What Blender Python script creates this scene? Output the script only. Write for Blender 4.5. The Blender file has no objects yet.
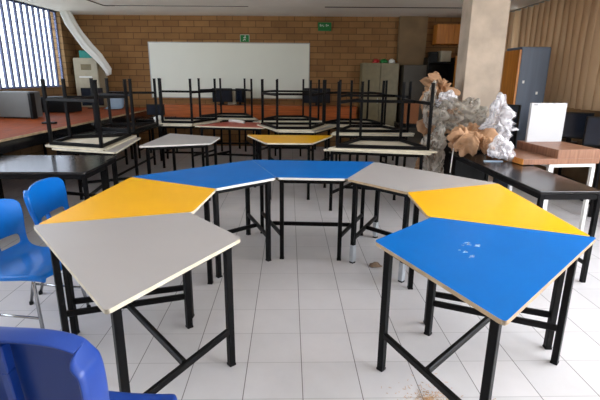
import bpy, bmesh, math, random
from mathutils import Matrix, Vector, noise
PI = math.pi
C = bpy.context.scene.collection
random.seed(7)

# ------------------------------------------------------------------ materials
def lin(c):
    r = []
    for v in c:
        v /= 255
        r.append(v / 12.92 if v <= .04045 else ((v + .055) / 1.055) ** 2.4)
    return (*r, 1)

def base(name):
    m = bpy.data.materials.new(name); m.use_nodes = True
    nt = m.node_tree
    return m, nt, nt.nodes['Principled BSDF']

def mat(name, col, rough=.5, metal=0, vary=.06, scale=9, bump=0, bscale=60, spec=.5, stretch=(1, 1, 1), col2=None, coat=0):
    m, nt, b = base(name)
    N, L = nt.nodes.new, nt.links.new
    tc = N('ShaderNodeTexCoord'); mp = N('ShaderNodeMapping'); mp.inputs['Scale'].default_value = stretch
    L(tc.outputs['Object'], mp.inputs['Vector'])
    n = N('ShaderNodeTexNoise'); n.inputs['Scale'].default_value = scale; n.inputs['Detail'].default_value = 5
    L(mp.outputs['Vector'], n.inputs['Vector'])
    r = N('ShaderNodeValToRGB')
    c = lin(col); d = lin(col2) if col2 else tuple(min(1, v * (1 + vary)) for v in c[:3]) + (1,)
    a = c if col2 else tuple(v * (1 - vary) for v in c[:3]) + (1,)
    r.color_ramp.elements[0].color = a; r.color_ramp.elements[1].color = d
    r.color_ramp.elements[0].position = .35; r.color_ramp.elements[1].position = .65
    L(n.outputs['Fac'], r.inputs['Fac']); L(r.outputs['Color'], b.inputs['Base Color'])
    b.inputs['Roughness'].default_value = rough; b.inputs['Metallic'].default_value = metal
    b.inputs['Specular IOR Level'].default_value = spec
    if coat: b.inputs['Coat Weight'].default_value = coat; b.inputs['Coat Roughness'].default_value = .15
    if bump:
        n2 = N('ShaderNodeTexNoise'); n2.inputs['Scale'].default_value = bscale; n2.inputs['Detail'].default_value = 4
        L(mp.outputs['Vector'], n2.inputs['Vector'])
        bp = N('ShaderNodeBump'); bp.inputs['Strength'].default_value = bump; bp.inputs['Distance'].default_value = .01
        L(n2.outputs['Fac'], bp.inputs['Height']); L(bp.outputs['Normal'], b.inputs['Normal'])
    return m

def brick_mat(name, c1, c2, mortar, bw, rh, ms, axes, offset=.5, rough=.8, dirt=.15, bump=.3, rot=0, shift=(0, 0)):
    m, nt, b = base(name)
    N, L = nt.nodes.new, nt.links.new
    tc = N('ShaderNodeTexCoord'); sp = N('ShaderNodeSeparateXYZ'); cb = N('ShaderNodeCombineXYZ')
    L(tc.outputs['Object'], sp.inputs[0])
    L(sp.outputs[axes[0]], cb.inputs[0]); L(sp.outputs[axes[1]], cb.inputs[1])
    mp = N('ShaderNodeMapping'); mp.inputs['Rotation'].default_value = (0, 0, rot)
    mp.inputs['Location'].default_value = (shift[0], shift[1], 0)
    L(cb.outputs[0], mp.inputs['Vector'])
    bt = N('ShaderNodeTexBrick'); bt.offset = offset; bt.offset_frequency = 2
    bt.inputs['Color1'].default_value = lin(c1); bt.inputs['Color2'].default_value = lin(c2); bt.inputs['Mortar'].default_value = lin(mortar)
    bt.inputs['Scale'].default_value = 1; bt.inputs['Mortar Size'].default_value = ms; bt.inputs['Mortar Smooth'].default_value = .15
    bt.inputs['Brick Width'].default_value = bw; bt.inputs['Row Height'].default_value = rh
    L(mp.outputs[0], bt.inputs['Vector'])
    n = N('ShaderNodeTexNoise'); n.inputs['Scale'].default_value = 2.2; n.inputs['Detail'].default_value = 8; n.inputs['Roughness'].default_value = .65
    L(tc.outputs['Object'], n.inputs['Vector'])
    r = N('ShaderNodeValToRGB'); r.color_ramp.elements[0].position = .3; r.color_ramp.elements[1].position = .7
    r.color_ramp.elements[0].color = (1 - dirt, 1 - dirt, 1 - dirt, 1); r.color_ramp.elements[1].color = (1, 1, 1, 1)
    L(n.outputs['Fac'], r.inputs['Fac'])
    mx = N('ShaderNodeMix'); mx.data_type = 'RGBA'; mx.blend_type = 'MULTIPLY'; mx.inputs[0].default_value = 1
    L(bt.outputs['Color'], mx.inputs[6]); L(r.outputs['Color'], mx.inputs[7]); L(mx.outputs[2], b.inputs['Base Color'])
    b.inputs['Roughness'].default_value = rough
    bp = N('ShaderNodeBump'); bp.inputs['Strength'].default_value = bump; bp.inputs['Distance'].default_value = .004; bp.invert = True
    L(bt.outputs['Fac'], bp.inputs['Height']); L(bp.outputs['Normal'], b.inputs['Normal'])
    return m

def film_mat(name, col, alpha, rough=.3, transl=0.0):
    m, nt, b = base(name)
    N, L = nt.nodes.new, nt.links.new
    b.inputs['Base Color'].default_value = lin(col); b.inputs['Roughness'].default_value = rough
    n = N('ShaderNodeTexNoise'); n.inputs['Scale'].default_value = 14
    bp = N('ShaderNodeBump'); bp.inputs['Strength'].default_value = .03; bp.inputs['Distance'].default_value = .01
    L(n.outputs['Fac'], bp.inputs['Height']); L(bp.outputs['Normal'], b.inputs['Normal'])
    out = nt.nodes['Material Output']
    tr = N('ShaderNodeBsdfTransparent'); tl = N('ShaderNodeBsdfTranslucent'); tl.inputs['Color'].default_value = lin(col)
    m1 = N('ShaderNodeMixShader'); m1.inputs[0].default_value = transl
    L(b.outputs[0], m1.inputs[1]); L(tl.outputs[0], m1.inputs[2])
    m2 = N('ShaderNodeMixShader'); m2.inputs[0].default_value = 1 - alpha
    if alpha < .9:
        n3 = N('ShaderNodeTexNoise'); n3.inputs['Scale'].default_value = 4.5; n3.inputs['Detail'].default_value = 1; n3.inputs['Distortion'].default_value = .6
        mr = N('ShaderNodeMapRange'); mr.inputs[1].default_value = .38; mr.inputs[2].default_value = .6; mr.inputs[3].default_value = min(1, 1.45 - alpha); mr.inputs[4].default_value = max(0, .55 - alpha)
        L(n3.outputs['Fac'], mr.inputs[0]); L(mr.outputs[0], m2.inputs[0])
    L(m1.outputs[0], m2.inputs[1]); L(tr.outputs[0], m2.inputs[2]); L(m2.outputs[0], out.inputs['Surface'])
    return m

M = {}
M['blue'] = mat('blue laminate', (0, 103, 184), .36, vary=.04, scale=3, spec=.1)
M['yellow'] = mat('yellow laminate', (247, 182, 12), .32, vary=.03, scale=3, spec=.25)
M['grey'] = mat('grey laminate', (174, 169, 167), .32, vary=.02, scale=3)
M['red'] = mat('red orange laminate', (190, 72, 46), .4, vary=.05, scale=3)
M['under'] = mat('pale board underside', (200, 190, 170), .6, vary=.06, scale=6)
M['edge_white'] = mat('white edge band', (225, 222, 214), .4, vary=.03)
M['edge_cream'] = mat('cream edge band', (214, 204, 180), .45, vary=.12, scale=14)
M['edge_tan'] = mat('worn tan edge band', (170, 145, 112), .5, vary=.18, scale=14)
M['steel'] = mat('black painted steel', (8, 7, 8), .45, vary=.2, scale=12, spec=.16)
M['silver'] = mat('silver tube', (190, 195, 200), .35, .6, vary=.1)
M['black_top'] = mat('black laminate', (16, 16, 18), .2, vary=.12, scale=5, spec=.7)
M['chrome'] = mat('chrome tube', (170, 172, 176), .22, .95, vary=.05)
M['plastic'] = mat('blue moulded plastic', (0, 112, 204), .3, vary=.05, scale=5)
M['navy'] = mat('dark blue moulded plastic', (22, 62, 146), .36, vary=.05, scale=5)
M['floor'] = brick_mat('pale vinyl floor tiles', (216, 212, 213), (209, 206, 207), (184, 180, 180), .31, .303, .0028, (0, 1), 0, .34, .12, .15, -math.radians(2.35), (.056, -.003))
M['brick'] = brick_mat('tan brick', (162, 118, 70), (142, 101, 57), (108, 76, 44), .34, .131, .008, (0, 2), .5, .85, .25)
M['brick_side'] = brick_mat('tan brick side', (156, 122, 82), (142, 108, 70), (108, 84, 56), .34, .131, .008, (1, 2), .5, .85, .25)
M['ceiling'] = mat('off white plaster ceiling', (250, 246, 238), .9, vary=.04, scale=1.3, bump=.1)
M['joint'] = mat('dark joint', (70, 64, 56), .9)
M['concrete'] = mat('raw concrete', (186, 168, 150), .85, vary=.13, scale=3.5, bump=.25, bscale=18)
M['concrete_old'] = mat('grey brown concrete', (128, 104, 74), .85, vary=.15, scale=3, bump=.2)
M['board'] = mat('whiteboard enamel', (226, 227, 214), .3, vary=.02, scale=1)
M['alu'] = mat('aluminium trim', (168, 166, 158), .4, .6)
M['wood_red'] = mat('red brown wood', (136, 60, 12), .6, scale=5, stretch=(6, .6, 6), col2=(100, 42, 8), spec=.12)
M['wood_redx'] = mat('orange brown wood', (192, 98, 26), .45, scale=5, stretch=(.5, 6, 8), col2=(156, 74, 18))
M['wood_desk'] = mat('walnut veneer', (152, 110, 86), .4, scale=6, stretch=(7, 7, .6), col2=(124, 86, 66), spec=.3)
M['wood_orange'] = mat('honey coloured wood', (208, 134, 50), .45, scale=4, stretch=(5, 5, .5), col2=(184, 110, 38))
M['slate'] = mat('slate blue painted panel', (88, 98, 114), .5, vary=.12, scale=2, stretch=(6, 6, .5))
M['curtain'] = film_mat('tan curtain cloth', (206, 176, 142), 1, .85, .04)
M['white_cloth'] = film_mat('sheer white cloth', (240, 238, 232), .95, .7, .3)
M['bar'] = mat('blue grey window bar', (84, 92, 128), .5, vary=.1)
M['glass'] = None
M['scuff'] = film_mat('pale scuff', (170, 205, 240), .4, .5, 0)
M['beige_metal'] = mat('beige painted metal', (176, 166, 142), .45, vary=.06)
M['olive_metal'] = mat('olive grey metal', (120, 108, 76), .45, vary=.1)
M['dark_metal'] = mat('dark olive metal', (62, 54, 40), .5, vary=.1)
M['dark'] = mat('black plastic', (12, 12, 13), .45, vary=.15, spec=.2)
M['screen'] = mat('dark screen', (30, 36, 48), .15, vary=.1)
M['crt'] = mat('grey plastic case', (88, 88, 86), .5, vary=.04)
M['pale_blue'] = mat('pale blue plastic', (176, 196, 214), .4)
M['white'] = mat('white painted metal', (228, 226, 220), .4, vary=.03)
M['whitepanel'] = mat('white panel', (180, 179, 180), .5, vary=.02, scale=2)
M['green'] = mat('green sign enamel', (8, 110, 44), .4)
M['teal'] = mat('teal plastic', (24, 140, 128), .4)
M['red_item'] = mat('red plastic', (180, 40, 40), .4)
M['kraft'] = mat('crumpled kraft paper', (170, 130, 96), .75, vary=.15, scale=9, bump=.5, bscale=20)
M['bag'] = film_mat('white plastic film', (232, 229, 232), .62, .25, .2)
M['bag_grey'] = film_mat('grey translucent plastic film', (190, 182, 170), .6, .3, .2)
M['straw'] = mat('straw coloured debris', (196, 158, 118), .9, vary=.2, scale=30)
M['rust'] = mat('rusty brown debris', (126, 104, 84), .8, vary=.3, scale=18)
M['carton'] = mat('brown carton', (140, 84, 44), .7)
def glass_mat():
    m, nt, b = base('window glass')
    N, L = nt.nodes.new, nt.links.new
    tr = N('ShaderNodeBsdfTransparent'); tr.inputs['Color'].default_value = (.95, .97, 1, 1)
    gl = N('ShaderNodeBsdfGlossy'); gl.inputs['Roughness'].default_value = .05
    mx = N('ShaderNodeMixShader'); mx.inputs[0].default_value = .06
    L(tr.outputs[0], mx.inputs[1]); L(gl.outputs[0], mx.inputs[2]); L(mx.outputs[0], nt.nodes['Material Output'].inputs['Surface'])
    return m
M['glass'] = glass_mat()

def long_joints(m):
    nt = m.node_tree; L = nt.links.new
    b1 = [n for n in nt.nodes if n.type == 'TEX_BRICK'][0]; mp = b1.inputs['Vector'].links[0].from_socket
    b2 = nt.nodes.new('ShaderNodeTexBrick'); b2.offset = 0
    for k, v in (('Color1', (1, 1, 1, 1)), ('Color2', (1, 1, 1, 1)), ('Mortar', (.36, .35, .34, 1)), ('Scale', 1), ('Mortar Size', .0026), ('Mortar Smooth', .2), ('Brick Width', .31), ('Row Height', 60)): b2.inputs[k].default_value = v
    ad = nt.nodes.new('ShaderNodeVectorMath'); ad.inputs[1].default_value = (0, 30, 0); L(mp, ad.inputs[0]); L(ad.outputs[0], b2.inputs['Vector'])
    mx = [n for n in nt.nodes if n.type == 'MIX'][0]; src = mx.outputs[2]
    m2 = nt.nodes.new('ShaderNodeMix'); m2.data_type = 'RGBA'; m2.blend_type = 'MULTIPLY'; m2.inputs[0].default_value = 1
    L(src, m2.inputs[6]); L(b2.outputs['Color'], m2.inputs[7]); L(m2.outputs[2], nt.nodes['Principled BSDF'].inputs['Base Color'])
long_joints(M['floor'])

# ------------------------------------------------------------------ helpers
def link(name, me, parent=None):
    o = bpy.data.objects.new(name, me); C.objects.link(o)
    if parent: o.parent = parent
    return o

def mesh(name, bm, mats, smooth=False):
    me = bpy.data.meshes.new(name); bm.normal_update(); bm.to_mesh(me); bm.free()
    for m in (mats if isinstance(mats, (list, tuple)) else [mats]): me.materials.append(m)
    if smooth:
        for p in me.polygons: p.use_smooth = True
    return me

def obj(name, bm, mats, parent=None, smooth=False):
    return link(name, mesh(name, bm, mats, smooth), parent)

def tag(o, label, cat, group=None):
    o['label'] = label; o['category'] = cat
    if group: o['group'] = group
    return o

def thing(name, label, cat, loc=(0, 0, 0), rz=0, group=None):
    o = bpy.data.objects.new(name, None); C.objects.link(o)
    o.empty_display_size = .1
    o.location = loc; o.rotation_euler = (0, 0, rz)
    return tag(o, label, cat, group)

def struct(name, bm, m, parent=None):
    o = obj(name, bm, m, parent)
    if not parent: o['kind'] = 'structure'
    return o

def box(bm, x0, x1, y0, y1, z0, z1, mi=0, bev=0):
    r = bmesh.ops.create_cube(bm, size=1)
    bmesh.ops.transform(bm, verts=r['verts'], matrix=Matrix.Translation(((x0 + x1) / 2, (y0 + y1) / 2, (z0 + z1) / 2)) @ Matrix.Diagonal((abs(x1 - x0), abs(y1 - y0), abs(z1 - z0), 1)))
    fs = list({f for v in r['verts'] for f in v.link_faces})
    for f in fs: f.material_index = mi
    if bev:
        es = list({e for v in r['verts'] for e in v.link_edges})
        bmesh.ops.bevel(bm, geom=es, offset=bev, segments=2, affect='EDGES', profile=.6)
    return bm

def B(x0, x1, y0, y1, z0, z1, bev=0):
    return box(bmesh.new(), x0, x1, y0, y1, z0, z1, 0, bev)

def beam(bm, a, b, w, h, bev=.004):
    """square tube from a to b, w wide (horizontal), h high"""
    a, b = Vector(a), Vector(b); d = b - a; L = d.length; d.normalize()
    up = Vector((0, 0, 1)) if abs(d.z) < .9 else Vector((0, 1, 0))
    s = d.cross(up).normalized(); u = s.cross(d)
    r = bmesh.ops.create_cube(bm, size=1)
    R = Matrix((s, d, u)).transposed().to_4x4()
    bmesh.ops.transform(bm, verts=r['verts'], matrix=Matrix.Translation((a + b) / 2) @ R @ Matrix.Diagonal((w, L, h, 1)))
    if bev:
        es = list({e for v in r['verts'] for e in v.link_edges})
        bmesh.ops.bevel(bm, geom=es, offset=bev, segments=1, affect='EDGES')
    return bm

def tube(bm, pts, r, seg=10, cap=True):
    pts = [Vector(p) for p in pts]; rings = []
    prev = None
    for i, p in enumerate(pts):
        d = (pts[min(i + 1, len(pts) - 1)] - pts[max(i - 1, 0)]).normalized()
        if prev is None: s = d.orthogonal().normalized()
        else: s = (prev - d * prev.dot(d)).normalized()
        prev = s; t = d.cross(s)
        rr = r[i] if isinstance(r, (list, tuple)) else r
        rings.append([bm.verts.new(p + s * math.cos(2 * PI * k / seg) * rr + t * math.sin(2 * PI * k / seg) * rr) for k in range(seg)])
    for a, b in zip(rings, rings[1:]):
        for k in range(seg): bm.faces.new((a[k], a[(k + 1) % seg], b[(k + 1) % seg], b[k]))
    if cap: bm.faces.new(rings[0][::-1]); bm.faces.new(rings[-1])
    return bm

def bend(pts, n=5, r=.04):
    """round the inner corners of a polyline"""
    pts = [Vector(p) for p in pts]; out = [pts[0]]
    for i in range(1, len(pts) - 1):
        p = pts[i]; a = (pts[i - 1] - p); b = (pts[i + 1] - p)
        q = min(r, a.length * .45, b.length * .45); a = p + a.normalized() * q; b = p + b.normalized() * q
        for k in range(n + 1):
            t = k / n; out.append(a * (1 - t) ** 2 + p * 2 * t * (1 - t) + b * t * t)
    out.append(pts[-1]); return out

def inset_poly(P, d):
    n = len(P); out = []
    for i in range(n):
        a, b, c = P[i - 1], P[i], P[(i + 1) % n]
        e1 = (b - a).normalized(); e2 = (c - b).normalized()
        n1 = Vector((-e1.y, e1.x)); n2 = Vector((-e2.y, e2.x))
        k = (n1 + n2).normalized(); out.append(b + k * d / max(.2, k.dot(n1)))
    return out

def round_poly(P, r, n=5):
    out = []
    for i in range(len(P)):
        a, b, c = P[i - 1], P[i], P[(i + 1) % len(P)]
        u = b + (a - b).normalized() * r; v = b + (c - b).normalized() * r
        for k in range(n + 1):
            t = k / n; out.append(u * (1 - t) ** 2 + b * 2 * t * (1 - t) + v * t * t)
    return out

def slab(P, z0, z1):
    bm = bmesh.new()
    lo = [bm.verts.new((p.x, p.y, z0)) for p in P]; hi = [bm.verts.new((p.x, p.y, z1)) for p in P]
    f = bm.faces.new(hi); f.material_index = 0
    g = bm.faces.new(lo[::-1]); g.material_index = 1
    for i in range(len(P)):
        j = (i + 1) % len(P); h = bm.faces.new((lo[i], lo[j], hi[j], hi[i])); h.material_index = 1
    return bm

def band(P, Q, z0, z1):
    """ring between inner poly P and outer poly Q"""
    bm = bmesh.new(); n = len(P)
    v = [[bm.verts.new((p.x, p.y, z)) for p in S] for S, z in ((P, z0), (Q, z0), (Q, z1), (P, z1))]
    for a in range(4):
        b = (a + 1) % 4
        for i in range(n):
            j = (i + 1) % n; bm.faces.new((v[a][i], v[a][j], v[b][j], v[b][i]))
    bmesh.ops.recalc_face_normals(bm, faces=bm.faces)
    return bm

# ------------------------------------------------------------------ room shell
XL, XR, YB, YF, H = -5.25, 4.1, 7.9, -4.6, 2.85
o = struct('floor', B(XL - .2, XR + .2, YF - .2, YB + .2, -.1, 0), M['floor'])
struct('ceiling', B(XL - .2, XR + .2, YF - .2, YB + .2, H, H + .15), M['ceiling'])
struct('wall_back', B(XL, XR, YB, YB + .2, 0, H), M['brick'])
def wall_side(name, x0, x1, holes, m):
    """wall along Y with rectangular openings (y0,y1,z0,z1) sorted by y"""
    bm = bmesh.new(); y = YF
    for (a, b, c, d) in holes:
        box(bm, x0, x1, y, a, 0, H); box(bm, x0, x1, a, b, 0, c); box(bm, x0, x1, a, b, d, H); y = b
    box(bm, x0, x1, y, YB, 0, H)
    return struct(name, bm, m)
wall_side('wall_left', XL - .2, XL, [(-4.2, 4.3, 1.33, 2.78), (4.6, 7.42, 1.33, 2.86)], M['brick_side'])
wall_side('wall_right', XR, XR + .2, [(-4.2, 2.2, .85, 2.78), (4.0, 7.6, 1.3, 2.7)], M['concrete_old'])
bm = B(XL, XR, YF - .2, YF, 0, H)
struct('wall_front', bm, M['concrete_old'])

def window_y(name, x, y0, y1, z0, z1, nb, bars=True, rails=()):
    w = struct(name, band([Vector(p) for p in ((y0 + .03, z0 + .03), (y1 - .03, z0 + .03), (y1 - .03, z1 - .03), (y0 + .03, z1 - .03))],
                          [Vector(p) for p in ((y0, z0), (y1, z0), (y1, z1), (y0, z1))], -.02, .02), M['bar'])
    w.data.transform(Matrix(((0, 0, 1, x), (1, 0, 0, 0), (0, 1, 0, 0), (0, 0, 0, 1))))
    obj('pane', B(x - .004, x + .004, y0 + .031, y1 - .031, z0 + .031, z1 - .031), M['glass'], w)
    if nb:
        for k in range(nb):
            y = y0 + .03 + (y1 - y0 - .06) * (k + .5) / nb
            obj('window_bar', B(x + .024, x + .06, y - .02, y + .02, z0, z1), M['bar'], w)
    for z in rails:
        obj('glazing_rail', B(x + .005, x + .02, y0 + .031, y1 - .031, z - .004, z + .004), M['bar'], w)
    return w
w = window_y('window_1', XL - .1, 4.6, 7.42, 1.33, 2.86, 15, rails=[1.55 + .19 * k for k in range(7)])
obj('casement_frame', band([Vector(p) for p in ((6.76, 1.38), (7.3, 1.38), (7.3, 1.96), (6.76, 1.96))], [Vector(p) for p in ((6.71, 1.33), (7.35, 1.33), (7.35, 2.01), (6.71, 2.01))], -.0, .03), M['bar'], w)
w.children[-1].data.transform(Matrix(((0, 0, 1, XL - .03), (1, 0, 0, 0), (0, 1, 0, 0), (0, 0, 0, 1))))
window_y('window_2', XL - .1, -4.2, 4.3, 1.33, 2.78, 0)
window_y('window_3', XR + .1, -4.2, 2.2, .85, 2.78, 0)
window_y('window_4', XR + .1, 4.0, 7.6, 1.3, 2.7, 0)

# ceiling recess lines
bm = bmesh.new()
box(bm, -3.75, -1.17, 6.48, 6.52, H - .006, H); struct('trim_1', bm, M['joint'])
bm = bmesh.new()
tube(bm, bend([(-3.9, 3.0, H - .003), (-3.9, 6.5, H - .003), (-3.7, 6.5, H - .003)], 6, .2), .012, 6)
struct('trim_2', bm, M['joint'])
struct('trim_3', B(.27, 3.1, 6.48, 6.53, H - .008, H), M['joint'])

# pilaster on the back wall and the free column
struct('trim_4', B(1.93, 2.52, YB - .16, YB, 0, H), M['concrete_old'])
bm = B(2.07, 2.56, 3.7, 4.1, 0, H, .012)
col = tag(obj('concrete_column', bm, M['concrete']), 'thick square raw concrete column rising to the ceiling right of centre', 'column')

# whiteboard
t = thing('whiteboard', 'wide blank whiteboard mounted on the tan brick back wall', 'whiteboard', (-1.795, YB, 1.09))
t_w = 1.8
obj('writing_surface', B(-t_w + .02, t_w - .02, -.02, -.001, .02, 1.19), M['board'], t)
bm = bmesh.new()
box(bm, -t_w, t_w, -.028, -.001, 0, .02); box(bm, -t_w, t_w, -.028, -.001, 1.19, 1.21)
box(bm, -t_w, -t_w + .02, -.028, -.001, .02, 1.19); box(bm, t_w - .02, t_w, -.028, -.001, .02, 1.19)
obj('frame', bm, M['alu'], t)
# signs
t = thing('exit_sign', 'small green sign with white running figure above the whiteboard', 'sign', (-1.435, YB - .03, 2.31))
obj('sign_board', B(-.1, .1, -.012, .028, 0, .15), M['green'], t)
bm = bmesh.new()
bmesh.ops.create_uvsphere(bm, u_segments=10, v_segments=6, radius=.013, matrix=Matrix.Translation((.012, -.016, .122)) @ Matrix.Diagonal((1, .3, 1, 1)))
for a, b in (((.006, .105), (-.006, .06)), ((.004, .1), (-.026, .085)), ((.006, .1), (.03, .08)), ((-.006, .062), (.02, .042)), ((.02, .042), (.014, .015)), ((-.006, .062), (-.024, .035)), ((-.024, .035), (-.04, .03))):
    beam(bm, (a[0], -.0135, a[1]), (b[0], -.0135, b[1]), .003, .013, 0)
obj('running_figure', bm, M['white'], t)
bm = bmesh.new()
box(bm, -.1, .1, -.0145, -.012, .143, .15); box(bm, -.1, -.094, -.0145, -.012, 0, .143); box(bm, .094, .1, -.0145, -.012, 0, .143)
obj('sign_border', bm, M['white'], t)
t = thing('wall_sign', 'green rectangular sign with one pale line of lettering on the bare brick', 'sign', (.32, YB - .03, 2.55))
obj('sign_board', B(-.145, .145, -.012, .028, 0, .175), M['green'], t)
bm = bmesh.new()
# unreadable short word: letter-like strokes in one line
x = -.105
for ch in 'SALIDA':
    strokes = {'S': [(0, 1, 1, 1), (0, 1, 0, .5), (0, .5, 1, .5), (1, .5, 1, 0), (0, 0, 1, 0)], 'A': [(0, 0, .5, 1), (.5, 1, 1, 0), (.2, .4, .8, .4)],
               'L': [(0, 1, 0, 0), (0, 0, 1, 0)], 'I': [(.5, 1, .5, 0)], 'D': [(0, 0, 0, 1), (0, 1, .7, .9), (.7, .9, 1, .5), (1, .5, .7, .1), (.7, .1, 0, 0)]}[ch]
    for a, b, c, d in strokes:
        beam(bm, (x + a * .024, -.0135, .095 + b * .036), (x + c * .024, -.0135, .095 + d * .036), .003, .008, 0)
    x += .034
obj('lettering', bm, M['white'], t)

# ------------------------------------------------------------------ trapezoid tables
S, L_, D, TH = .597, 1.253, .806, .02
T = .768
P0 = [Vector((-S / 2, 0)), Vector((S / 2, 0)), Vector((L_ / 2, D)), Vector((-L_ / 2, D))]
Pout = inset_poly(P0, .0004); Pin = inset_poly(P0, .0006)
RO, RI = round_poly(Pout, .03), round_poly(Pin, .028)
TOP, BAND = {}, {}
def top_mesh(c):
    if c not in TOP: TOP[c] = mesh('tabletop', slab(RI, T - TH, T), [M[c], M['under' if c != 'black_top' else c]])
    return TOP[c]
def band_mesh(c):
    if c not in BAND: BAND[c] = mesh('edge_band', band(RI, RO, T - TH, T - .0008), M[c])
    return BAND[c]
IN = .068
LP = [(-(S / 2 - IN * .6), IN), (S / 2 - IN * .6, IN), (L_ / 2 - IN * 1.6, D - IN), (-(L_ / 2 - IN * 1.6), D - IN)]
LW = .036
leg_me = mesh('leg', box(bmesh.new(), -LW / 2, LW / 2, -LW / 2, LW / 2, .012, T - TH - .002, 0, .004), M['steel'])
foot_me = mesh('foot_cap', box(bmesh.new(), -LW / 2 - .002, LW / 2 + .002, -LW / 2 - .002, LW / 2 + .002, 0, .014, 0, .003), M['dark'])
sleeve_me = mesh('leg_sleeve', box(bmesh.new(), -LW / 2 - .003, LW / 2 + .003, -LW / 2 - .003, LW / 2 + .003, .014, .17, 0, .004), M['silver'])
def side_rail(a, b):
    a, b = Vector((*a, .225)), Vector((*b, .225)); d = (b - a).normalized()
    return mesh('side_rail', beam(bmesh.new(), a + d * .018, b - d * .018, .026, .036), M['steel'])
rail_me = [side_rail(LP[0], LP[3]), side_rail(LP[1], LP[2])]
ml = (Vector(LP[0]) + Vector(LP[3])) / 2; mr = (Vector(LP[1]) + Vector(LP[2])) / 2
cross_me = mesh('crossbar', beam(bmesh.new(), (ml.x + .014, ml.y, .225), (mr.x - .014, mr.y, .225), .026, .036), M['steel'])
bm = bmesh.new()
for i in range(4):
    a, b = Vector((*LP[i], T - TH - .022)), Vector((*LP[(i + 1) % 4], T - TH - .022)); d = (b - a).normalized()
    beam(bm, a + d * .018, b - d * .018, .026, .04)
apron_me = mesh('apron', bm, M['steel'])

def table(pose, colour, label, edge='edge_cream', z=0, inverted=False, group=None, feet=(), sleeves=(), legs_plain=False):
    x, y, a = pose
    t = thing('trapezoid_table', label, 'table', (x, y, z), -a, group)
    if inverted: t.rotation_euler = (PI, 0, PI - a)
    link('tabletop', top_mesh(colour), t); link('edge_band', band_mesh(edge), t)
    link('apron', apron_me, t)
    for i, p in enumerate(LP):
        l = link('leg', leg_me, t); l.location = (*p, 0)
        f = link('foot_cap', foot_me, l)
        if i in sleeves:
            s = link('leg_sleeve', sleeve_me, l); s['label'] = 'silver sleeve on the lower leg'
    for m in rail_me: link('side_rail', m, t)
    link('crossbar', cross_me, t)
    return t

ring = [[-0.5639, -0.097, -2.2949], [-0.727, 0.4328, -1.522], [-0.5028, 0.9395, -0.749], [0.0132, 1.1411, 0.0239], [0.5198, 0.9167, 0.7969], [0.7254, 0.4023, 1.5698], [0.5393, -0.12, 2.3428]]
rl = [('grey', 'edge_cream', 'grey-topped trapezoid table at the left front end of the horseshoe'),
      ('yellow', 'edge_cream', 'yellow-topped trapezoid table on the left of the horseshoe, beside the blue chairs'),
      ('blue', 'edge_white', 'blue-topped trapezoid table of the horseshoe touching the left yellow table'),
      ('blue', 'edge_white', 'blue-topped trapezoid table in the middle of the horseshoe, facing the camera'),
      ('grey', 'edge_tan', 'grey-topped trapezoid table of the horseshoe with silver sleeves on its legs'),
      ('yellow', 'edge_tan', 'yellow-topped trapezoid table on the right of the horseshoe near the black bench table'),
      ('blue', 'edge_tan', 'scuffed blue-topped trapezoid table at the right front end of the horseshoe')]
for i, (p, (c, e, lb)) in enumerate(zip(ring, rl)):
    t = table(p, c, lb, e, sleeves=(0, 1, 3) if i == 4 else (), group='trapezoid tables set out as a horseshoe')
    last = t
# pale scuff marks on the right blue top
rs = random.Random(11)
bm = bmesh.new(); inv = (Matrix.Translation((ring[6][0], ring[6][1], 0)) @ Matrix.Rotation(-ring[6][2], 4, 'Z')).inverted()
for (wx, wy, r0) in ((.812, -.362, .03), (.854, -.385, .024), (.785, -.375, .018), (.764, -.47, .018), (.776, -.53, .022), (.74, -.45, .01)):
    p = inv @ Vector((wx, wy, 0)); ph = rs.random() * 6
    bm.faces.new([bm.verts.new((p.x + math.cos(a) * r0 * (1 + .4 * math.sin(3 * a + ph)), p.y + math.sin(a) * r0 * .55 * (1 + .4 * math.sin(4 * a + ph)), T + .0003)) for a in [2 * PI * k / 14 for k in range(14)]])
obj('scuff_mark', bm, M['scuff'], last)['label'] = 'pale scuff marks on the blue top'
R_ = math.radians
def d2(a): return R_(a)

# free standing and stacked tables behind
table((-1.243, 3.378, d2(-89.6)), 'grey', 'grey-topped trapezoid table standing alone behind the left blue table', 'edge_white')
table((-.26, 3.162, d2(-1.4)), 'yellow', 'yellow-topped trapezoid table behind the horseshoe, long edge away from camera', 'edge_cream')
table((-1.2, 5.76, d2(190)), 'red', 'red-orange topped trapezoid table near the back of the room', 'edge_cream')
def stack(p, q, l1, l2, c='grey', c2='grey', e='edge_cream'):
    table(p, c, l1, e, group='upright tables carrying upturned ones')
    table(q, c2, l2, e, group='upturned tables with legs in the air', z=2 * T + .0015, inverted=True)
stack((-3.024, 2.827, d2(82.3)), (-3.132, 2.912, d2(85.5)),
      'upright pale-edged table carrying an upturned table, behind the left black tables', 'upturned table with legs in the air, nearest one on the left')
stack((.909, 3.381, d2(190)), (.93, 3.36, d2(187)),
      'upright cream-edged table under the nearest right-hand upturned table, left of plastic bags', 'upturned table nearest the plastic bags, tall black legs in the air')
stack((.95, 4.93, d2(181)), (.93, 4.95, d2(178)),
      'upright table of the second pair behind the right grey table', 'upturned table of the second pair behind the right grey table')
stack((.86, 6.06, d2(180)), (.84, 6.08, d2(184)),
      'upright table of the rearmost right-hand pair, before the metal cabinet', 'upturned table of the rearmost right-hand pair, before the metal cabinet')
stack((-.2, 4.42, d2(2)), (-.24, 4.44, d2(-3)),
      'upright table of the pair directly behind the lone yellow table', 'upturned table of the pair directly behind the lone yellow table')
stack((-.42, 6.65, d2(181)), (-.38, 6.66, d2(177)),
      'upright table of the pair below the right end of the whiteboard', 'upturned table of the pair below the right end of the whiteboard')
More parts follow.
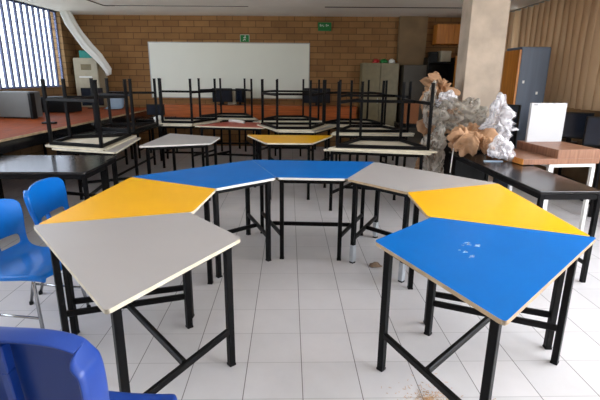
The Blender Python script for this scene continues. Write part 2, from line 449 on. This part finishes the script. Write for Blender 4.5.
stack((-2.3, 5.14, d2(0)), (-2.28, 5.16, d2(2)),
      'upright pale-topped table left of the red-orange table', 'upturned table resting left of the red-orange table')
stack((-1.62, 7.15, d2(180)), (-1.6, 7.12, d2(183)),
      'upright table behind the red-orange table, against the back counter', 'upturned table behind the red-orange table, against the back counter')

# ------------------------------------------------------------------ black rectangular tables
def black_table(name, label, x, y, rz, lx, ly, h=.768, group='black rectangular tables', cat='table'):
    t = thing(name, label, cat, (x, y, 0), rz, group)
    obj('tabletop', B(-lx / 2, lx / 2, -ly / 2, ly / 2, h - .022, h, .004), M['black_top'], t)
    bm = bmesh.new(); w = .034; ix, iy = lx / 2 - .022, ly / 2 - .022
    for s in (-1, 1):
        beam(bm, (-ix + .018, s * iy, h - .046), (ix - .018, s * iy, h - .046), .028, .045)
        beam(bm, (s * ix, -iy + .018, h - .046), (s * ix, iy - .018, h - .046), .028, .045)
    obj('apron', bm, M['steel'], t)
    for sx in (-1, 1):
        for sy in (-1, 1):
            obj('leg', B(sx * ix - w / 2, sx * ix + w / 2, sy * iy - w / 2, sy * iy + w / 2, 0, h - .0235, .003), M['steel'], t)
        obj('stretcher', beam(bmesh.new(), (sx * ix, -iy + .018, .16), (sx * ix, iy - .018, .16), .024, .03), M['steel'], t)
    return t
black_table('black_table', 'long black table nearest the blue chairs on the left', -2.66, 1.49, R_(2), 1.36, .5)
black_table('black_table', 'long black table behind the nearest left one, its top edge to edge with it', -2.7, 1.93, R_(2), 1.3, .36, .763)
black_table('black_bench_table', 'long narrow black table on the right, running back under paper and plastic', 1.945, 1.75, R_(3.5), .5, 1.92)
bench = bpy.context.scene.objects
black_table('black_table', 'black table holding an upturned table beside the wooden counter on the left', -3.07, 4.62, 0, .56, 1.75)
table((-3.28, 4.45, d2(90)), 'black_top', 'upturned table lying on a black table near the beige cabinet', 'black_top', z=2 * T + .0015, inverted=True, group='upturned tables with legs in the air')
black_table('black_table', 'small black table with a monitor left of the whiteboard', -3.05, 6.45, 0, .6, .7)
black_table('black_table', 'black table with dark monitors under the curtains at right', 3.62, 3.45, 0, .55, 1.7, .73)

# ------------------------------------------------------------------ wooden counters
def counter(name, label, x0, x1, y0, y1, h, face, mtop, axis):
    """long counter: wood top, dark front panel, legs"""
    t = thing(name, label, 'counter', (x0, y0, 0))
    X, Y = x1 - x0, y1 - y0
    obj('countertop', B(0, X, 0, Y, h - .03, h, .004), M[mtop], t)
    return t, X, Y
t, X, Y = counter('wooden_counter', 'long red-brown wooden counter under the barred window', XL + .01, -3.38, .9, 7.35, .9, .14, 'wood_red', 1)
obj('front_edging', B(X, X + .006, 0, Y, .872, .899), M['edge_tan'], t)
obj('front_panel', B(X - .03, X - .008, .02, Y - .02, .74, .869), M['black_top'], t)
for k in range(6):
    for xx in (.1, X - .06): obj('leg', B(xx - .02, xx + .02, .05 + k * (Y - .1) / 5 - .02, .05 + k * (Y - .1) / 5 + .02, 0, .739 if xx > .5 else .869, .003), M['steel'], t)
t = thing('wooden_counter', 'orange-brown wooden counter running below the whiteboard', 'counter', (-3.3, 7.42, 0))
X = 4.35
obj('countertop', B(0, X, -.01, YB - 7.43, .93, .96, .004), M['wood_redx'], t)
obj('front_panel', B(.01, X - .01, 0, .02, .66, .929), M['wood_redx'], t)
for k in range(6): obj('leg', B(.05 + k * (X - .1) / 5 - .02, .05 + k * (X - .1) / 5 + .02, .03, .07, 0, .929, .003), M['steel'], t)

# ------------------------------------------------------------------ monitors and machines
def monitor(label, x, y, z, rz, w, h, body='dark', screen='screen', depth=.06, cat='monitor', stand=True, group='dark monitors'):
    t = thing('monitor', label, cat, (x, y, z), rz, group)
    b = .06 if stand else .0
    obj('casing', B(-w / 2, w / 2, 0, depth, b, h, .008), M[body], t)
    obj('screen', B(-w / 2 + .02, w / 2 - .02, -.003, .0005, b + .025, h - .02), M[screen], t)
    if stand:
        bm = bmesh.new(); box(bm, -.03, .03, depth * .3, depth * .7, .012, b + .02); box(bm, -.11, .11, -.05, depth + .06, 0, .014, 0, .004)
        obj('stand', bm, M['dark'], t)
    return t
monitor('black monitor on the back counter at the middle of the whiteboard', -1.93, 7.62, .96, .1, .44, .36)
monitor('narrow black monitor on the back counter, right of the wider one', -1.56, 7.6, .96, -.9, .3, .36)
monitor('black monitor on the back counter by the right end of the whiteboard', .17, 7.6, .96, 0, .6, .38)
t = thing('paper_box', 'pale box between two black monitors on the back counter', 'box', (-1.74, 7.79, .96))
obj('box_body', B(-.09, .09, -.07, .07, 0, .27), M['beige_metal'], t); obj('box_lid', B(-.095, .095, -.075, .075, .27, .3), M['beige_metal'], t)
monitor('small dark monitor on the black table left of the whiteboard', -3.02, 6.33, .768, .1, .34, .27, stand=True)
# grey case with a black side on left counter
t = thing('crt_monitor', 'large grey-backed monitor on the wooden counter at the left picture edge', 'monitor', (-4.72, 4.6, .9), R_(-4))
obj('casing', B(-.3, .3, 0, .3, .02, .42, .015), M['crt'], t)
obj('side_bezel', B(.302, .35, -.02, .09, .0, .4, .01), M['dark'], t)
obj('base', B(-.2, .2, .04, .26, 0, .0195), M['dark'], t)
t = thing('black_case', 'black equipment box on the wooden counter below the window', 'box', (-4.75, 6.0, .9), 0)
obj('box_body', B(-.25, .3, -.2, .3, 0, .27, .01), M['dark'], t); obj('lid_panel', B(-.24, .29, -.19, .29, .27, .282, .003), M['dark'], t)
monitor('dark monitor standing by the window beside a pale blue seat', -4.53, 6.95, .9, R_(15), .42, .42)
# pale blue seat-like shell
bm = bmesh.new()
prof = [(-.14, .0), (.0, .005), (.1, .03), (.15, .1), (.17, .2), (.18, .34)]
vs = [[bm.verts.new((u * .17, p[0] + .02 * u * u, p[1] + .0)) for u in (-1, -.5, 0, .5, 1)] for p in prof]
for a, b in zip(vs, vs[1:]):
    for k in range(4): bm.faces.new((a[k], a[k + 1], b[k + 1], b[k]))
bmesh.ops.solidify(bm, geom=bm.faces[:], thickness=-.012)
s = tag(obj('plastic_tray', bm, M['pale_blue'], smooth=True), 'pale blue curved plastic shell beside the dark monitor by the window', 'plastic shell')
s.location = (-4.05, 6.8, .9125)
bm = B(-.09, .09, -.05, .05, 0, .03, .01)
s = tag(obj('stapler', bm, M['dark'], smooth=False), 'small black object lying on the wooden counter', 'small object'); s.location = (-3.75, 3.9, .9)
for nm, (xx, yy) in (('black monitor nearest the curtains\' lower right edge', (3.62, 2.95)), ('black monitor under the curtains, half behind the white panel', (3.62, 3.75))):
    monitor(nm, xx, yy, .73, R_(-25), .5, .42)

# ------------------------------------------------------------------ cabinets
def cabinet(name, label, x0, x1, y0, y1, h, body, doors=2, handle='alu', cat='cabinet'):
    t = thing(name, label, cat, ((x0 + x1) / 2, y0, 0)); w = x1 - x0
    obj('body', B(-w / 2, w / 2, .02, y1 - y0, .0, h, .006), M[body], t)
    dw = w / doors
    for k in range(doors):
        a = -w / 2 + k * dw + .006
        d = obj('door', B(a, a + dw - .012, 0, .0195, .05, h - .02, .004), M[body], t)
        hx = a + dw - .05 if k == 0 else a + .035
        obj('handle', B(hx, hx + .015, -.02, -.0005, h * .55, h * .55 + .12, .003), M[handle], d)
    return t
cabinet('metal_cabinet', 'olive-grey two-door metal cabinet against the back wall', 1.13, 1.92, 7.45, 7.88, 1.88, 'olive_metal')
cabinet('dark_cabinet', 'dark brown metal cabinet in front of the wall pilaster', 1.98, 2.46, 7.25, 7.68, 1.84, 'dark_metal', 1)
t = cabinet('beige_cabinet', 'beige metal cabinet in the corner beside the barred window', -5.08, -4.56, 7.4, 7.85, 1.93, 'beige_metal', 1)
obj('label_plate', B(-.1, .12, -.004, -.0003, 1.68, 1.8), M['olive_metal'], [c for c in t.children if c.name.startswith('door')][0])
obj('vent', B(-.16, .12, -.004, -.0003, 1.52, 1.55), M['white'], [c for c in t.children if c.name.startswith('door')][0])
t = cabinet('tall_wood_cabinet', 'tall cabinet with honey wood side and slate blue front beside the column', 3.11, 3.54, 4.42, 4.95, 2.04, 'slate', 1)
obj('sticker', B(-.15, -.12, -.003, -.0003, 1.52, 1.56), M['white'], t)
obj('sticker', B(.07, .1, -.003, -.0003, 1.36, 1.4), M['white'], t)
obj('side_panel', B(-.235, -.2155, .0, .53, 0, 2.0), M['wood_orange'], t)
obj('side_trim', B(-.245, -.2355, .0, .03, 0, 2.0), M['wood_orange'], t)
# hanging wood cupboard + shelf things in the right back corner
t = thing('wall_cupboard', 'orange-brown wooden cupboard high on the wall in the right back corner', 'cupboard', (3.05, 7.89, 2.28))
obj('body', B(-.36, .36, -.3, 0, 0, .4, .005), M['wood_orange'], t)
for s in (-1, 1):
    d = obj('door', B(min(s * .004, s * .355), max(s * .004, s * .355), -.32, -.3005, .005, .395, .004), M['wood_orange'], t)
t = thing('shelf_unit', 'black open shelf unit in the dark back corner beside the pilaster', 'shelf', (2.78, 7.3, 0))
for s in (-1, 1): obj('upright', B(s * .28 - .015, s * .28 + .015, 0, .4, 0, 2.0), M['dark'], t)
for z in (.1, .6, 1.1, 1.5, 1.9): obj('shelf', B(-.264, .264, 0, .4, z - .012, z + .012), M['dark'], t)
obj('back_panel', B(-.264, .264, .401, .41, .1, 1.95), M['dark'], t)
def small_box(name, label, x, y, z, w, d, h, m, rz=0, cat='box'):
    t = thing(name, label, cat, (x, y, z), rz)
    obj('box_body', B(-w / 2, w / 2, -d / 2, d / 2, 0, h * .82, .003), M[m], t)
    obj('lid', B(-w / 2 - .003, w / 2 + .003, -d / 2 - .003, d / 2 + .003, h * .82 + .0005, h, .003), M[m], t)
    return t
small_box('white_box', 'pale box on top of the black shelf unit', 2.86, 7.5, 1.9125, .22, .2, .22, 'beige_metal', .2)
small_box('black_box', 'black box on top of the black shelf unit beside the pale box', 2.62, 7.5, 1.9125, .16, .2, .2, 'dark')
cabinet('wood_locker', 'narrow honey-coloured wooden locker half hidden behind the column', 2.98, 3.4, 6.7, 7.1, 2.02, 'wood_orange', 1)
# things on the olive cabinet
for lb, x, m, w in (('red bundle on top of the olive-grey cabinet', 1.44, 'red_item', .07), ('green bundle on top of the olive-grey cabinet', 1.61, 'green', .08), ('white bundle on top of the olive-grey cabinet', 1.78, 'white', .07)):
    bm = bmesh.new(); bmesh.ops.create_icosphere(bm, subdivisions=3, radius=1)
    for v in bm.verts:
        v.co *= 1 + .35 * noise.noise(v.co * 2.3 + Vector((x * 9, 0, 0)))
        v.co = Vector((v.co.x * w, v.co.y * .08, max(-.5, v.co.z) * .06 + .03))
    s = tag(obj('bundle', bm, M[m], smooth=True), lb, 'bundle'); s.location = (x, 7.62, 1.8805)
small_box('teal_box', 'teal container on top of the beige cabinet', -4.78, 7.55, 1.9305, .34, .2, .15, 'teal', cat='container')

# ------------------------------------------------------------------ curtains
def curtain_mesh(y0, y1, z0, z1, period, amp, seed):
    bm = bmesh.new(); n = int((y1 - y0) / period * 12); rows = 8; g = []
    for j in range(rows + 1):
        v = j / rows; row = []
        for i in range(n + 1):
            y = y0 + (y1 - y0) * i / n
            ph = 2 * PI * (y - y0) / period + 1.3 * noise.noise(Vector((y * 1.7, seed, 0))) * 2
            x = amp * (.75 + .25 * v) * (math.sin(ph) + .25 * math.sin(2 * ph + 1)) * (1 + .5 * noise.noise(Vector((y * 2.1, seed + 4, v))))
            x += .012 * noise.noise(Vector((y * 6, v * 3, seed)))
            row.append(bm.verts.new((x, y + .03 * math.sin(2 * ph + .4), z0 + (z1 - z0) * v)))
        g.append(row)
    for a, b in zip(g, g[1:]):
        for k in range(n): bm.faces.new((a[k], a[k + 1], b[k + 1], b[k]))
    return bm
s = tag(obj('curtain', curtain_mesh(2.9, 6.42, 1.17, H - .03, .19, .085, 3), M['curtain'], smooth=True), 'wide tan pleated curtain on the right wall, nearer the camera', 'curtain'); s.location.x = 3.95
s = tag(obj('curtain', curtain_mesh(6.52, 7.8, 1.17, H - .03, .19, .07, 8), M['curtain'], smooth=True), 'narrow tan pleated curtain between the wide curtain and the column', 'curtain'); s.location.x = 3.95
t = tag(obj('curtain_rail', B(3.91, 3.99, 2.6, YB - .02, H - .028, H - .001), M['alu']), 'slim curtain rail along the ceiling above the tan curtains', 'rail')
# white curtain pulled aside in the left corner: a swag from the ceiling to the cabinet's far side
bm = bmesh.new()
path = [(-5.08, 7.3, 2.86, .13), (-4.98, 7.28, 2.62, .14), (-4.84, 7.26, 2.4, .13), (-4.66, 7.25, 2.16, .13), (-4.46, 7.24, 1.96, .12), (-4.33, 7.22, 1.8, .1), (-4.24, 7.2, 1.68, .09), (-4.24, 7.2, 1.58, .07)]
g = []
for j, (x, y, z, w) in enumerate(path):
    row = []
    for i in range(25):
        u = i / 24 * 2 * PI
        r = w * (1 + .38 * math.sin(5 * u + j * .55)) * .72
        row.append(bm.verts.new((x + r * math.cos(u) * .9, y + r * math.sin(u) * .5, z + r * math.cos(u) * .35)))
    g.append(row)
for a, b in zip(g, g[1:]):
    for k in range(24): bm.faces.new((a[k], a[k + 1], b[k + 1], b[k]))
bm.faces.new(g[-1][:-1])
tag(obj('white_curtain', bm, M['white_cloth'], smooth=True), 'white curtain gathered into a slanting swag in the left corner', 'curtain')

# ------------------------------------------------------------------ desk with white frame at right
t = thing('wooden_desk', 'walnut desk with raised right section and white metal frame', 'desk', (2.094, 1.811, 0), R_(9))
Wd, Dd = .83, .66
obj('lower_top', B(0, Wd, 0, Dd, .775, .83, .003), M['wood_desk'], t)
obj('left_edging', B(-.006, -.0005, 0, Dd, .775, .83), M['wood_orange'], t)['label'] = 'orange wood edging'
obj('raised_box', B(.36, Wd, 0, Dd + .02, .8305, .918, .003), M['wood_desk'], t)
bm = bmesh.new(); box(bm, .3, Wd - .02, .02, .05, .74, .774); box(bm, .3, Wd - .02, Dd - .05, Dd - .02, .74, .774); box(bm, .3, .33, .05, Dd - .05, .74, .774); box(bm, Wd - .05, Wd - .02, .05, Dd - .05, .74, .774)
obj('frame', bm, M['white'], t)
for xx in (.315, Wd - .035):
    for yy in (.035, Dd - .035): obj('leg', B(xx - .018, xx + .018, yy - .018, yy + .018, 0, .7395, .003), M['white'], t)
# white panel standing on the desk
t = thing('display_panel', 'blank white upright panel standing on the raised part of the walnut desk', 'panel', (2.585, 2.46, .9185), R_(9))
obj('panel_body', B(-.2, .22, -.015, .02, 0, .42, .004), M['whitepanel'], t)
obj('corner_mark', B(-.175, -.13, -.0158, -.0151, .398, .405), M['joint'], t)
monitor('black slab-like device between the plastic bags and the white panel', 2.33, 2.78, 0, R_(-40), .2, 1.3, stand=False, depth=.05, cat='device')

# ------------------------------------------------------------------ crumpled bags and paper
def crumple(name, label, cat, loc, size, m, seed, amp=.55, sub=5, freq=1.6, flat=-.7, rz=0, sharp=1.0):
    bm = bmesh.new(); bmesh.ops.create_icosphere(bm, subdivisions=sub, radius=1)
    sz = Vector(size); mn = (size[0] + size[1]) / 2
    for v in bm.verts:
        d0 = v.co.copy()
        lo = 1 + .45 * noise.noise(d0 * 1.1 + Vector((seed * 2.7, seed * 1.3, 4)))
        w = Vector((d0.x * sz.x, d0.y * sz.y, max(d0.z, flat + (d0.z - flat) * .06) * sz.z)) * lo
        q = w * freq / .3 + Vector((seed * 7.1, seed * 3.3, 0))
        q = q + Vector((noise.noise(q * 1.1), noise.noise(q * 1.1 + Vector((5, 0, 0))), noise.noise(q * 1.1 + Vector((0, 5, 0))))) * .8
        d = min(1, abs(noise.noise(q)) * 2.6)
        e = min(1, abs(noise.noise(q * 2.1 + Vector((3, 1, 2)))) * 2.6)
        g3 = abs(noise.noise(q * 4.6)) * 2
        k = amp * mn * (.36 * (d - .5) + .16 * (e - .5) + .02 * (g3 - .4))
        n_ = Vector((d0.x / sz.x, d0.y / sz.y, d0.z / sz.z)).normalized()
        v.co = w + n_ * k + Vector((0, 0, -flat * sz.z))
    s = tag(obj(name, bm, m, smooth=m.name.endswith('film')), label, cat, {'plastic_bag': 'crumpled plastic bags by the column', 'kraft_paper': 'crumpled kraft paper on the narrow table'}.get(name)); s.location = loc; s.rotation_euler = (0, 0, rz)
    zmin = min(v.co.z for v in s.data.vertices); s.location.z -= zmin - .001
    return s
crumple('plastic_bag', 'bright white crumpled plastic bag piled highest beside the white panel', 'plastic bag', (2.09, 2.5, .835), (.15, .13, .26), M['bag'], 2, 1.9)
crumple('plastic_bag', 'white crumpled plastic sagging over the paper next to the walnut desk', 'plastic bag', (1.94, 2.02, .769), (.1, .1, .12), M['bag'], 5, 1.9)
crumple('plastic_bag', 'wide greyish translucent plastic bag behind the kraft paper', 'plastic bag', (1.88, 3.05, .93), (.3, .18, .19), M['bag_grey'], 9, 1.2)
crumple('plastic_bag', 'small white plastic bag poking up before the column', 'plastic bag', (1.75, 3.28, 1.18), (.11, .09, .12), M['bag'], 11, 1.9)
crumple('plastic_bag', 'large clear plastic bag standing on the floor left of the narrow black table', 'plastic bag', (1.53, 2.92, 0), (.12, .17, .5), M['bag_grey'], 14, 1.1, flat=-.9)
crumple('kraft_paper', 'loosely crumpled brown kraft paper on the end of the narrow black table', 'paper', (1.77, 2.33, .769), (.17, .14, .08), M['kraft'], 21, 2.6)
crumple('kraft_paper', 'brown kraft paper folded upright between the plastic bags', 'paper', (1.86, 2.62, .769), (.1, .09, .17), M['kraft'], 23, 2.6)
crumple('kraft_paper', 'small brown paper ball at the left end of the narrow table', 'paper', (1.66, 2.6, .769), (.06, .08, .12), M['kraft'], 25, 2.6)
crumple('paper_bag', 'tall brown paper and plastic bundle left of the column', 'bag', (1.76, 3.62, 0), (.2, .14, .84), M['kraft'], 29, 2.6, flat=-.85)
crumple('plastic_bag', 'pale plastic sheet wrapped over the tall brown bundle', 'plastic bag', (1.58, 3.42, .93), (.1, .09, .3), M['bag_grey'], 31, 1.2)
small_box('black_crate', 'black crate under the plastic bags behind the narrow table', 1.97, 3.08, 0, .4, .4, .9, 'dark', .1)
tag(obj('paper_card', B(1.79, 1.98, 2.0, 2.03, .7685, .778), M['pale_blue']), 'pale flat card lying at the foot of the kraft paper', 'card')
bm = tube(bmesh.new(), [(1.67, 2.62, .93), (1.5, 2.15, .62)], .006, 8)
tag(obj('thin_rod', bm, M['white']), 'thin white rod leaning against the kraft paper', 'rod')
small_box('brown_carton', 'brown carton half hidden behind the upturned table legs, left of the bags', 1.9, 6.0, .768, .26, .2, .36, 'carton')
black_table('black_table', 'dark table carrying a brown carton before the dark brown cabinet', 2.0, 6.0, 0, .7, .5)
bm = bmesh.new()
tube(bm, [(0, 0, 0), (0, 0, .16), (0, 0, .2), (0, 0, .22), (0, 0, .26)], [.045, .045, .03, .016, .016], 16)
b_ = tag(obj('white_bottle', bm, M['white'], smooth=True), 'small white bottle right of the brown carton', 'bottle'); b_.location = (2.18, 5.98, .7685)

# rolled pale green cloth on red table
bm = tube(bmesh.new(), [(-.1, .12, .03), (0, .05, .035), (.1, -.04, .03), (.2, -.1, .028)], .028, 10)
s = tag(obj('rolled_paper', bm, M['edge_white'], smooth=True), 'pale roll lying on the far side of the red-orange table', 'roll'); s.location = (-1.35, 5.55, .769)
s = crumple('white_rag', 'white rag on the left corner of the pale table by the red-orange one', 'rag', (-2.78, 5.8, .769), (.09, .07, .05), M['white_cloth'], 41, .8, sub=4)
# floor debris
crumple('floor_debris', 'crushed brown scrap on the floor under the grey table with silver sleeves', 'debris', (.58, 1.06, 0), (.06, .05, .02), M['rust'], 57, 1.6, sub=4)
rnd = random.Random(4)
bm = bmesh.new()
for k in range(420):
    r = abs(rnd.gauss(0, .09)); a = rnd.random() * 2 * PI
    x, y, th = .63 + r * 1.3 * math.cos(a), -.62 + r * math.sin(a), rnd.random() * PI
    l = rnd.uniform(.006, .02)
    beam(bm, (x, y, .002 + rnd.random() * .004), (x + l * math.cos(th), y + l * math.sin(th), .002 + rnd.random() * .006), .002, .0015, 0)
s = tag(obj('straw_crumbs', bm, M['straw']), 'scatter of straw-coloured crumbs on the floor near the front right blue table', 'debris'); s['kind'] = 'stuff'

# ------------------------------------------------------------------ blue plastic chairs
PR = [(.235, .415, .165), (.232, .432, .185), (.215, .444, .2), (.16, .45, .208), (.08, .444, .212), (0, .436, .212), (-.08, .434, .21), (-.14, .442, .205),
      (-.175, .465, .198), (-.195, .5, .19), (-.205, .535, .186), (-.215, .57, .186), (-.222, .61, .195), (-.228, .66, .205), (-.236, .71, .21), (-.244, .76, .208), (-.25, .79, .198), (-.254, .808, .18), (-.262, .816, .165), (-.276, .812, .16), (-.28, .79, .16)]
US = [-1.0, -1.0, -.93, -.75, -.5, -.25, 0, .25, .5, .75, .93, 1.0, 1.0]
def shell_parts(st=1):
    """one continuous moulded shell with turned-down rim and an opening at the lower back"""
    bm = bmesh.new(); g = []
    for j, (y, z, w) in enumerate(PR):
        if st > 1 and j >= 18: y, z, w = [(-.268, .814, .178), (-.292, .814, .178), (-.318, .81, .178)][j - 18]
        if z > .47 and j > 6: z = .47 + (z - .47) * st
        back = max(0, min(1, (z - .46) / .1)) if j > 6 else 0
        row = []
        for i, u in enumerate(US):
            x = u * w
            yy = y + back * .035 * u * u; zz = z + (1 - back) * .012 * u * u
            if 16 <= j: zz -= (.022 if st == 1 else .04) * abs(u) ** 4
            if i in (0, len(US) - 1):
                yy = yy - back * .032 if st == 1 else (yy if j >= 18 else yy + back * (-.318 - yy)); zz -= (1 - back) * .03
                x *= 1.012
            row.append(bm.verts.new((x, yy, zz)))
        g.append(row)
    for j in range(len(PR) - 1):
        for i in range(len(US) - 1):
            if 9 <= j <= 10 and 3 <= i <= 8: continue
            bm.faces.new((g[j][i], g[j][i + 1], g[j + 1][i + 1], g[j + 1][i]))
    return bm
def chair(label, x, y, rz, m='plastic', st=1):
    t = thing('plastic_chair', label, 'chair', (x, y, 0), rz, 'blue plastic chairs')
    s = obj('seat_shell', shell_parts(st), M[m], t, True)
    md = s.modifiers.new('sub', 'SUBSURF'); md.levels = 2; md.render_levels = 2
    md = s.modifiers.new('thick', 'SOLIDIFY'); md.thickness = .005; md.offset = 0
    # stiffening ribs on the rear
    bm = bmesh.new()
    pts = [(-.212, .47), (-.232, .55), (-.25, .66), (-.262, .74), (-.268, .79)]
    pts = [(p, .47 + (q - .47) * st) for p, q in pts]
    for a, b in zip(pts, pts[1:]): beam(bm, (0, a[0] - .004, a[1]), (0, b[0] - .004, b[1]), .02, .03, .003)
    obj('back_rib', bm, M[m], t)
    for s_ in (-1, 1):
        obj('leg', tube(bmesh.new(), bend([(s_ * .12, .13, .418), (s_ * .165, .15, .412), (s_ * .2, .2, .012)], 6, .05), .0105, 12), M['chrome'], t, True)
        obj('leg', tube(bmesh.new(), bend([(s_ * .12, -.1, .412), (s_ * .165, -.12, .405), (s_ * .195, -.24, .012)], 6, .05), .0105, 12), M['chrome'], t, True)
        obj('side_stretcher', tube(bmesh.new(), [(s_ * .186, .178, .17), (s_ * .184, -.19, .17)], .008, 10), M['chrome'], t, True)
        for yy, xx in ((.2, .2), (-.24, .195)):
            obj('foot_cap', tube(bmesh.new(), [(s_ * xx, yy, 0), (s_ * xx, yy, .022)], .0135, 12), M['dark'], t, True)
    obj('seat_frame', tube(bmesh.new(), [(0, .13, .418), (.0, -.1, .412)], .0105, 10), M['chrome'], t, True)
    bm = bmesh.new(); tube(bm, [(-.125, .13, .418), (.125, .13, .418)], .0105, 10); tube(bm, [(-.125, -.1, .412), (.125, -.1, .412)], .0105, 10)
    obj('seat_crossbar', bm, M['chrome'], t, True)
    return t
c = chair('blue plastic chair at the left picture edge beside the grey table corner', -1.78, .07, -PI / 2 - .12); c.scale = (1.12, 1, 1)
c = chair('blue plastic chair behind the left edge of the yellow table', -1.79, .73, -PI / 2 + .05); c.scale = (1.26, 1, 1)
c = chair('blue plastic chair cut off at the bottom left, seen from behind', -.715, -1.365, -R_(5), 'navy', 1.52); c.scale = (1.03, 1, 1.035)

# ------------------------------------------------------------------ light
W = bpy.data.worlds.new('World'); bpy.context.scene.world = W; W.use_nodes = True
nt = W.node_tree; bg = nt.nodes['Background']
tc = nt.nodes.new('ShaderNodeTexCoord'); sp = nt.nodes.new('ShaderNodeSeparateXYZ'); rp = nt.nodes.new('ShaderNodeValToRGB')
nt.links.new(tc.outputs['Generated'], sp.inputs[0]); nt.links.new(sp.outputs[2], rp.inputs['Fac']); nt.links.new(rp.outputs[0], bg.inputs['Color'])
rp.color_ramp.elements[0].position = 0; rp.color_ramp.elements[0].color = (.62, .66, .62, 1)
rp.color_ramp.elements[1].position = .12; rp.color_ramp.elements[1].color = (.86, .92, 1, 1)
bg.inputs['Strength'].default_value = 4.6
def daylight(name, loc, rot, sx, sy, power, col=(1, .98, .96)):
    l = bpy.data.lights.new(name, 'AREA'); l.shape = 'RECTANGLE'; l.size = sx; l.size_y = sy; l.energy = power; l.color = col
    o = bpy.data.objects.new(name, l); C.objects.link(o); o.location = loc; o.rotation_euler = rot; return o
# daylight coming in through the windows
daylight('daylight_right', (XR + .5, -1.5, 1.9), (0, R_(90 - 6), 0), 1.9, 5.4, 370)
daylight('daylight_left', (XL - .6, .3, 2.1), (0, R_(-90 + 4), 0), 1.4, 8.0, 160, (.92, .96, 1))
daylight('daylight_curtain', (XR + .5, 5.8, 2.0), (0, R_(90), 0), 1.4, 3.4, 20)

# ------------------------------------------------------------------ camera
cam = bpy.data.cameras.new('camera'); co = bpy.data.objects.new('camera', cam); C.objects.link(co)
r = Vector((0.99980644, 0.01762676, 0.008739)); u = Vector((-0.01313808, 0.26754095, 0.96345693)); f = Vector((-0.01464458, 0.96338525, -0.26772075))
mw = Matrix((r, u, -f)).transposed().to_4x4(); mw.translation = (-.0263, -2.5436, 1.5985)
co.matrix_world = mw
cam.sensor_width = 36; cam.lens = 446.66 / 600 * 36; cam.clip_start = .05
sc = bpy.context.scene; sc.camera = co
sc.view_settings.view_transform = 'Standard'; sc.view_settings.look = 'None'; sc.view_settings.exposure = 0; sc.view_settings.gamma = 1
sc.view_settings.use_curve_mapping = False
